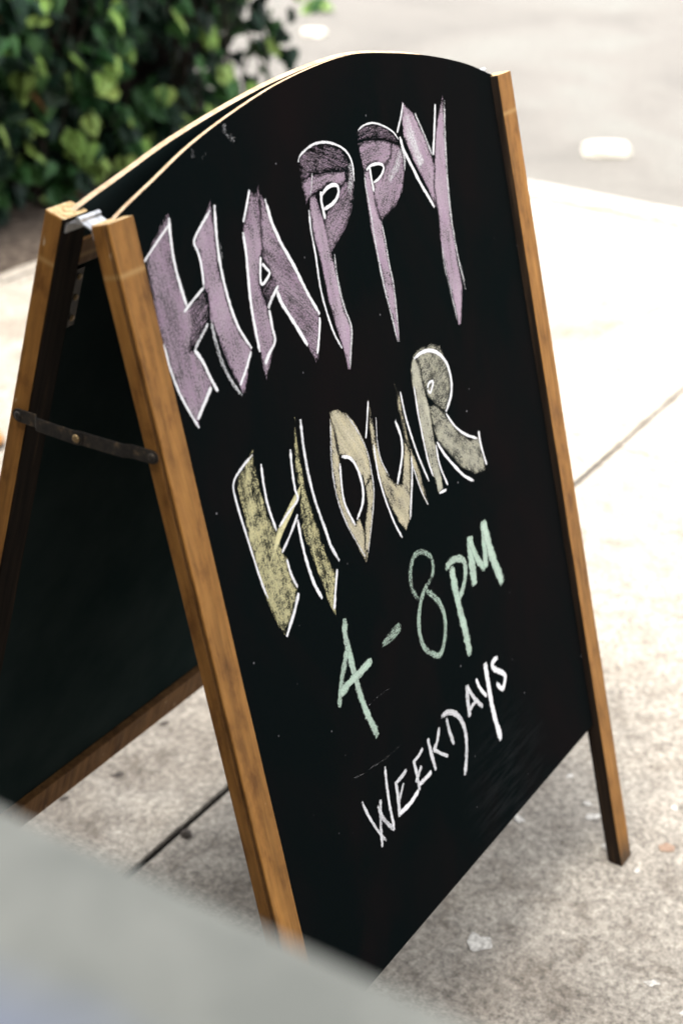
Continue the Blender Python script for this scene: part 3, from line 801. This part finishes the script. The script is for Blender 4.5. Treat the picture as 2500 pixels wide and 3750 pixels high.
def leafmat(name, a_, b_, trans):
    m = M(name, 0.38, 0.16)
    oi = m.node('ShaderNodeObjectInfo')
    geo = m.worldpos()
    n1 = m.noise(geo, 45, 3)
    f_ = m.math('ADD', m.math('MULTIPLY', oi.outputs['Random'], .6), m.math('MULTIPLY', n1, .5))
    col = m.ramp(f_, [(0.15, a_), (0.85, b_)])
    m.base(col)
    tr = m.node('ShaderNodeBsdfTranslucent')
    m.l.new(col, tr.inputs['Color'])
    ms = m.node('ShaderNodeMixShader'); ms.inputs[0].default_value = trans
    out = m.n['Material Output']
    m.l.new(m.b.outputs[0], ms.inputs[1]); m.l.new(tr.outputs[0], ms.inputs[2]); m.l.new(ms.outputs[0], out.inputs[0])
    m.bump(m.noise(m.coord('Object'), 7, 2), .25, .02)
    return m
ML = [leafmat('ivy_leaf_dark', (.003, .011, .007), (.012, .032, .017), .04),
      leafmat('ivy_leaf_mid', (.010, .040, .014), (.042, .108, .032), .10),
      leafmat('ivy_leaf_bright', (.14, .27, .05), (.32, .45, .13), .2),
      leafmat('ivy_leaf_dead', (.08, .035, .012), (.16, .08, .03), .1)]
LEAVES = [[leaf_mesh(s, m) for s in range(4)] for m in ML]
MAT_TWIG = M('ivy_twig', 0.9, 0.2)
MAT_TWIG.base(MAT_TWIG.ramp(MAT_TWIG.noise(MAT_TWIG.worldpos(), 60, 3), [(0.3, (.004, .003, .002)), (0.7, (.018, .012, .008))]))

MAT_SOIL = M('dry_soil', 0.95, 0.1)
MAT_SOIL.base(MAT_SOIL.ramp(MAT_SOIL.noise(MAT_SOIL.worldpos(), 40, 4), [(0.3, (.03, .022, .017)), (0.7, (.12, .095, .075))]))
bm = bmesh.new()
row0 = []
for i in range(41):
    x_ = 1.1 + 2.5 * i / 40
    a_ = bm.verts.new((x_, 2.03 + .05 * noise.noise(Vector((x_ * 4, 1, 2))), .0005))
    b_ = bm.verts.new((x_, 2.12 + .03 * noise.noise(Vector((x_ * 6, 5, 2))), .016 + .010 * noise.noise(Vector((x_ * 14, 5, 2)))))
    c_ = bm.verts.new((x_, 3.3, .02))
    if row0:
        bm.faces.new((row0[0], a_, b_, row0[1])); bm.faces.new((row0[1], b_, c_, row0[2]))
    row0 = (a_, b_, c_)
mesh('soil_bed', bm, MAT_SOIL, kind='structure', smooth=True)
hedge = empty('ivy_hedge', (2.9, 2.5, 0), 'dense dark green ivy hedge with sunlit leaves behind the chalkboard', 'hedge')
hr = random.Random(11)
def hedge_front(x, z):
    f_ = 2.20 + .10 * noise.noise(Vector((x * 2.3, z * 2.3, 0))) + .05 * noise.noise(Vector((x * 7, z * 7, 4)))
    f_ += .07 * max(0, .12 - z) / .12
    return f_
def hedge_end(z):
    return 3.50 + .26 * min(1, z / .5) + .08 * noise.noise(Vector((z * 5, 7, 0)))
cand = []
for i in range(3300):
    x = hr.uniform(1.25, 3.85); z = hr.uniform(0.0, 1.35)
    dep = hr.random() ** 1.6 * .34
    y = hedge_front(x, z) + dep
    if x > hedge_end(z) + dep * .1:
        continue
    # open gaps between trailing stems
    if noise.noise(Vector((x * 5.5, z * 3.8, 11))) > .10 and dep < .22:
        continue
    cand.append((x, y, z, dep))
# overhanging end facing the road
for i in range(260):
    z = hr.uniform(.02, 1.2)
    cand.append((hedge_end(z) + hr.uniform(-.05, .07), hedge_front(3.4, z) + hr.uniform(0, .9), z, hr.uniform(0, .15)))
camv = Vector(cam.location)
cm = cam.matrix_basis.copy()
ci = (Matrix.Translation(cam.location) @ cam.rotation_euler.to_matrix().to_4x4()).inverted()
def in_view(p):
    q = ci @ Vector(p)
    if q.z > -.1:
        return False
    return abs(q.x / -q.z) < .225 and abs(q.y / -q.z) < .33
def leaf_xf(x, y, z, s):
    yaw = hr.gauss(0, .65) - .25
    pit = hr.gauss(-.55, .42)
    rol = hr.gauss(0, .55)
    return Matrix.Translation((x, y, z)) @ Euler((0, 0, yaw)).to_matrix().to_4x4() @ Euler((pit, rol, 0)).to_matrix().to_4x4() @ Matrix.Scale(s, 4)
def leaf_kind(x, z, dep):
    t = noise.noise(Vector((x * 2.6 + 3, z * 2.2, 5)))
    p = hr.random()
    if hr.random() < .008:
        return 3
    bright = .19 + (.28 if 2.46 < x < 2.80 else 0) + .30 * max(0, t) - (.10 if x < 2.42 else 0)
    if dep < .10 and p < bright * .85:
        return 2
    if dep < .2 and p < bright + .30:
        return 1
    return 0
vis = sorted([c for c in cand if in_view(c[:3])], key=lambda c: c[3])[:300]
vset = set(vis)
HB = Vector((-2.9, -2.5, 0))
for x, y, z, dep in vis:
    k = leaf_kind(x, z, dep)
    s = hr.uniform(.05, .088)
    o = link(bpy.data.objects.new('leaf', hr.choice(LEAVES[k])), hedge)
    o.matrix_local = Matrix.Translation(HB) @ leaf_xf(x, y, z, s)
bm = bmesh.new()
for c in cand:
    if c in vset:
        continue
    x, y, z, dep = c
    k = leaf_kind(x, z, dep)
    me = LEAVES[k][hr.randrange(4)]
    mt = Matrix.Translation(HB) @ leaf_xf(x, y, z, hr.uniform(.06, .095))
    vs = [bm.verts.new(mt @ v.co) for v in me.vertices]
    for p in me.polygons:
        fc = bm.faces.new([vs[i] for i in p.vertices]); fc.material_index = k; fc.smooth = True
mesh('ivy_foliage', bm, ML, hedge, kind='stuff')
# dark woody inside and trailing stems
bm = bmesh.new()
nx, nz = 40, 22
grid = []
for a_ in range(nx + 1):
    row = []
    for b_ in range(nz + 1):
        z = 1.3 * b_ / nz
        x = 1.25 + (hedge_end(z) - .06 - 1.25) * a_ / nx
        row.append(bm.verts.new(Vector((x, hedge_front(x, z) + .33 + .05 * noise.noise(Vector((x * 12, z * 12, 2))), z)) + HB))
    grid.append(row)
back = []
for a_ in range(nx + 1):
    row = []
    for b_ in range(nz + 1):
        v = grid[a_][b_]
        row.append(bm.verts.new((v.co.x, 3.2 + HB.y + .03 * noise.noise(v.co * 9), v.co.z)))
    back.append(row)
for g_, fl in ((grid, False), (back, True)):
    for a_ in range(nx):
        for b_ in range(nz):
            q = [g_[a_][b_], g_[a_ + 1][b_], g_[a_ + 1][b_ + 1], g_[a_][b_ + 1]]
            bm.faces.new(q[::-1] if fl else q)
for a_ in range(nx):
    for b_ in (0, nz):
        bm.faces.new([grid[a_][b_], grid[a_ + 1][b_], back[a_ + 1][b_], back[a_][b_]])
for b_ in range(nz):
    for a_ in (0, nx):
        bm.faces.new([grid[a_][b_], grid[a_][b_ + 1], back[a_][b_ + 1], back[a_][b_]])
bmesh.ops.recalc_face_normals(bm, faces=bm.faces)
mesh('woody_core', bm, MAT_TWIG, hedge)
bm = bmesh.new()
for i in range(90):
    x = hr.uniform(1.3, 3.62)
    z = hr.uniform(.0, .2); pts = []
    yy = hr.uniform(.02, .25)
    up = hr.uniform(.4, 1.2)
    for k in range(7):
        zz = z + up * k / 6
        xx = x + .08 * noise.noise(Vector((i * 3.1, k * .7, 0))) * k / 2
        pts.append(Vector((xx, hedge_front(xx, zz) + yy + .03 * noise.noise(Vector((i, k * .9, 3))), zz)) + HB)
    tube(bm, pts, [.006 - .0006 * k for k in range(7)], 5)
mesh('ivy_stem', bm, MAT_TWIG, hedge, kind='stuff')

# little weed growing out of the road beyond the hedge
weed = empty('weed', (6.36, 3.76, ROAD_Z), 'small green weed clump growing in the road beyond the hedge', 'weed')
for i in range(16):
    an = hr.uniform(0, 2 * math.pi); rr = hr.uniform(.005, .06)
    o = link(bpy.data.objects.new('leaf', hr.choice(LEAVES[2 if i % 3 else 1])), weed)
    o.matrix_local = Matrix.Translation((math.cos(an) * rr, math.sin(an) * rr, hr.uniform(.03, .085))) @ Euler((hr.uniform(-1.3, -.3), hr.uniform(-.5, .5), an + math.pi / 2)).to_matrix().to_4x4() @ Matrix.Scale(hr.uniform(.04, .065), 4)
bm = bmesh.new()
for i in range(6):
    an = i * 1.05
    tube(bm, [(0, 0, 0), (math.cos(an) * .02, math.sin(an) * .02, .04), (math.cos(an) * .045, math.sin(an) * .045, .06)], .0025, 5)
mesh('stem', bm, MAT_TWIG, weed)

# ------------------------------------------------------------------ small things on the ground
MAT_GUM = M('trodden_gum', 0.8, 0.2)
MAT_GUM.base(MAT_GUM.ramp(MAT_GUM.noise(MAT_GUM.worldpos(), 170, 3), [(0.35, (.36, .33, .29)), (0.6, (.70, .67, .61))]))
def blob(name, x, y, r, hgt, mat, seed, label, cat, group=None, lobes=.35, ax=1.0, rot=0.0):
    bm = bmesh.new()
    nseg, nr = 22, 4
    ctr = bm.verts.new((0, 0, hgt))
    prev = None
    for k in range(1, nr + 1):
        t = k / nr
        ring = []
        for i in range(nseg):
            an = i * 2 * math.pi / nseg
            rr = r * t * (1 + lobes * noise.noise(Vector((math.cos(an) * 1.6, math.sin(an) * 1.6, seed * 5.3))))
            px, py = math.cos(an) * rr * ax, math.sin(an) * rr
            zz = hgt * max(0, 1 - t ** 3) * (1 + .3 * noise.noise(Vector((px * 90, py * 90, seed)))) if k < nr else 0
            ring.append(bm.verts.new((px * math.cos(rot) - py * math.sin(rot), px * math.sin(rot) + py * math.cos(rot), zz)))
        if prev is None:
            for i in range(nseg):
                bm.faces.new((ctr, ring[i], ring[(i + 1) % nseg]))
        else:
            for i in range(nseg):
                bm.faces.new((prev[i], ring[i], ring[(i + 1) % nseg], prev[(i + 1) % nseg]))
        prev = ring
    o = mesh(name, bm, mat, None, smooth=True, label=label, cat=cat, group=group)
    o.location = (x, y, 0.0002)
    return o
GG = 'trodden gum spots on the pavement'
for i, (x, y, r, ax, rot, lab) in enumerate([
        (.481, -.224, .0155, 1.35, .9, 'largest pale gum spot, alone on the pavement below the board'),
        (.744, -.154, .010, 1.5, .6, 'elongated pale gum spot just right of the board lower edge'),
        (.811, -.242, .011, 1.4, -.8, 'pale gum spot midway between the board and right front leg'),
        (.834, -.222, .007, 1.0, 0, 'round gum dot behind the pair by the right front leg'),
        (.758, -.285, .008, 1.2, .5, 'pale gum spot hard against the inner side of the right front leg'),
        (.733, -.343, .006, 1.2, .2, 'small gum dot in front of the foot of the right front leg'),
        (.537, -.445, .008, 1.7, -.9, 'thin pale gum streak at the right edge of the near pavement'),
        (.511, -.500, .006, 1.6, -.6, 'nearest small gum streak at the lower right corner'),
        (.898, -.336, .009, 1.2, .4, 'faint gum spot right of the right front leg'),
        (.883, -.172, .006, 1.2, .1, 'tiny gum dot behind the right front leg on the pavement')]):
    blob('gum_spot', x, y, r * (.95 if i == 0 else .72), .0007, MAT_GUM, i + 1, lab, 'chewing gum', GG, lobes=.75, ax=ax, rot=rot)
MAT_ORG = M('dry_orange_leaf', 0.7, 0.2)
MAT_ORG.base(MAT_ORG.ramp(MAT_ORG.noise(MAT_ORG.worldpos(), 120, 3), [(0.3, (.26, .17, .12)), (0.7, (.36, .25, .18))]))
blob('leaf_scrap',   .805, -.36, .0095, .002, MAT_ORG, 23, 'small dry orange leaf scrap on the pavement right of the front leg', 'leaf', lobes=.8, ax=1.3, rot=-.7)
MAT_PEB = M('dark_grit', 0.9, 0.2)
MAT_PEB.base(MAT_PEB.ramp(MAT_PEB.noise(MAT_PEB.worldpos(), 90, 2), [(0.3, (.05, .043, .037)), (0.7, (.13, .11, .095))]))
blob('pebble', .444, .226, .0085, .007, MAT_PEB, 31, 'dark pebble lodged in the pavement joint under the chalkboard', 'pebble')
for i, (x, y, lab) in enumerate([(.645, .417, 'dark grit speck on the pavement beneath the rear board, farthest from the wall'),
                                 (.499, .394, 'dark grit speck on the pavement beneath the rear board, middle of three'),
                                 (.410, .423, 'dark grit speck on the pavement beneath the rear board, nearest the wall')]):
    blob('grit', x, y, (.005, .0065, .0045)[i], .002, MAT_PEB, 40 + i, lab, 'grit', 'grit specks under the board', ax=1.7, rot=-.6)

# crumpled paper litter lying on the road
MAT_PAPER = M('white_paper', 0.8, 0.2)
MAT_PAPER.base(MAT_PAPER.ramp(MAT_PAPER.noise(MAT_PAPER.coord(), 14, 3), [(0.3, (.46, .43, .36)), (0.7, (.60, .57, .49))]))
def crumple(name, loc, size, rz, seed, label, cat):
    bm = bmesh.new()
    bmesh.ops.create_icosphere(bm, subdivisions=4, radius=1.0)
    for v in bm.verts:
        d = v.co.normalized()
        q = Vector([math.copysign(abs(c_) ** .55, c_) for c_ in d])
        q *= 1 + .16 * noise.noise(d * 2.2 + Vector((seed, 0, 0))) + .09 * abs(noise.noise(d * 6 + Vector((0, seed, 0))))
        v.co = Vector((q.x * size[0] / 2, q.y * size[1] / 2, max(q.z, -.72) * size[2] / 2))
    lo = min(v.co.z for v in bm.verts)
    for v in bm.verts:
        v.co.z -= lo
    o = mesh(name, bm, MAT_PAPER, None, label=label, cat=cat)
    o.location = loc
    o.rotation_euler = (0, 0, rz)
crumple('paper_litter', (4.70, 1.412, ROAD_Z + .001), (.17, .085, .055), -.90, 2, 'crumpled white paper litter lying on the road beyond the kerb', 'litter')
crumple('paper_scrap', (5.86, 3.46, ROAD_Z + .001), (.115, .09, .03), -.86, 5, 'small flat white paper scrap on the far road beside the hedge', 'litter')

# toe of a tan shoe at the left edge
MAT_TAN = M('tan_leather', 0.4, 0.4)
MAT_TAN.base(MAT_TAN.ramp(MAT_TAN.noise(MAT_TAN.coord(), 30, 3), [(0.3, (.62, .26, .05)), (0.7, (.78, .38, .09))]))
MAT_SOLE = M('dark_rubber_sole', 0.7, 0.3)
MAT_SOLE.base(MAT_SOLE.ramp(MAT_SOLE.noise(MAT_SOLE.coord(), 60, 2), [(0.3, (.03, .028, .026)), (0.7, (.06, .055, .05))]))
shoe = empty('shoe', (1.262, 1.306, 0), 'orange tan shoe with dark sole at the left edge of the pavement', 'shoe', rot=(0, 0, 2.35))
def shoe_outline(t):     # half width along the length, toe at 0
    return .046 * (math.sin(min(1, t / .30) * math.pi / 2) ** .6) * (1 - .25 * math.sin(max(0, (t - .35) / .4) * math.pi) if .35 < t < .75 else 1) * (1 if t < .88 else math.sqrt(max(0, 1 - ((t - .88) / .125) ** 2)))
def shoe_part(bm, z0, z1f, grow):
    rings = []
    N = 24
    for i in range(N + 1):
        t = i / N
        w_ = max(.002, shoe_outline(min(t, .995))) * grow
        z1 = z1f(t)
        ring = []
        for k in range(13):
            an = math.pi * k / 12
            yy = math.cos(an) * w_
            zz = z0 + (z1 - z0) * (math.sin(an) ** .6)
            ring.append(bm.verts.new((.28 * t - .0, yy, zz)))
        rings.append(ring)
    for r0, r1 in zip(rings, rings[1:]):
        for k in range(12):
            bm.faces.new((r0[k], r0[k + 1], r1[k + 1], r1[k]))
        bm.faces.new((r0[12], r0[0], r1[0], r1[12]))
    bm.faces.new(rings[0]); bm.faces.new(rings[-1][::-1])
    bmesh.ops.recalc_face_normals(bm, faces=bm.faces)
bm = bmesh.new()
shoe_part(bm, 0.0, lambda t: .017, 1.06)
mesh('sole', bm, MAT_SOLE, shoe, smooth=True)
bm = bmesh.new()
shoe_part(bm, 0.012, lambda t: .02 + .055 * min(1, (t / .16)) ** .55 + .035 * max(0, min(1, (t - .3) / .4)), .98)
mesh('upper', bm, MAT_TAN, shoe, smooth=True)
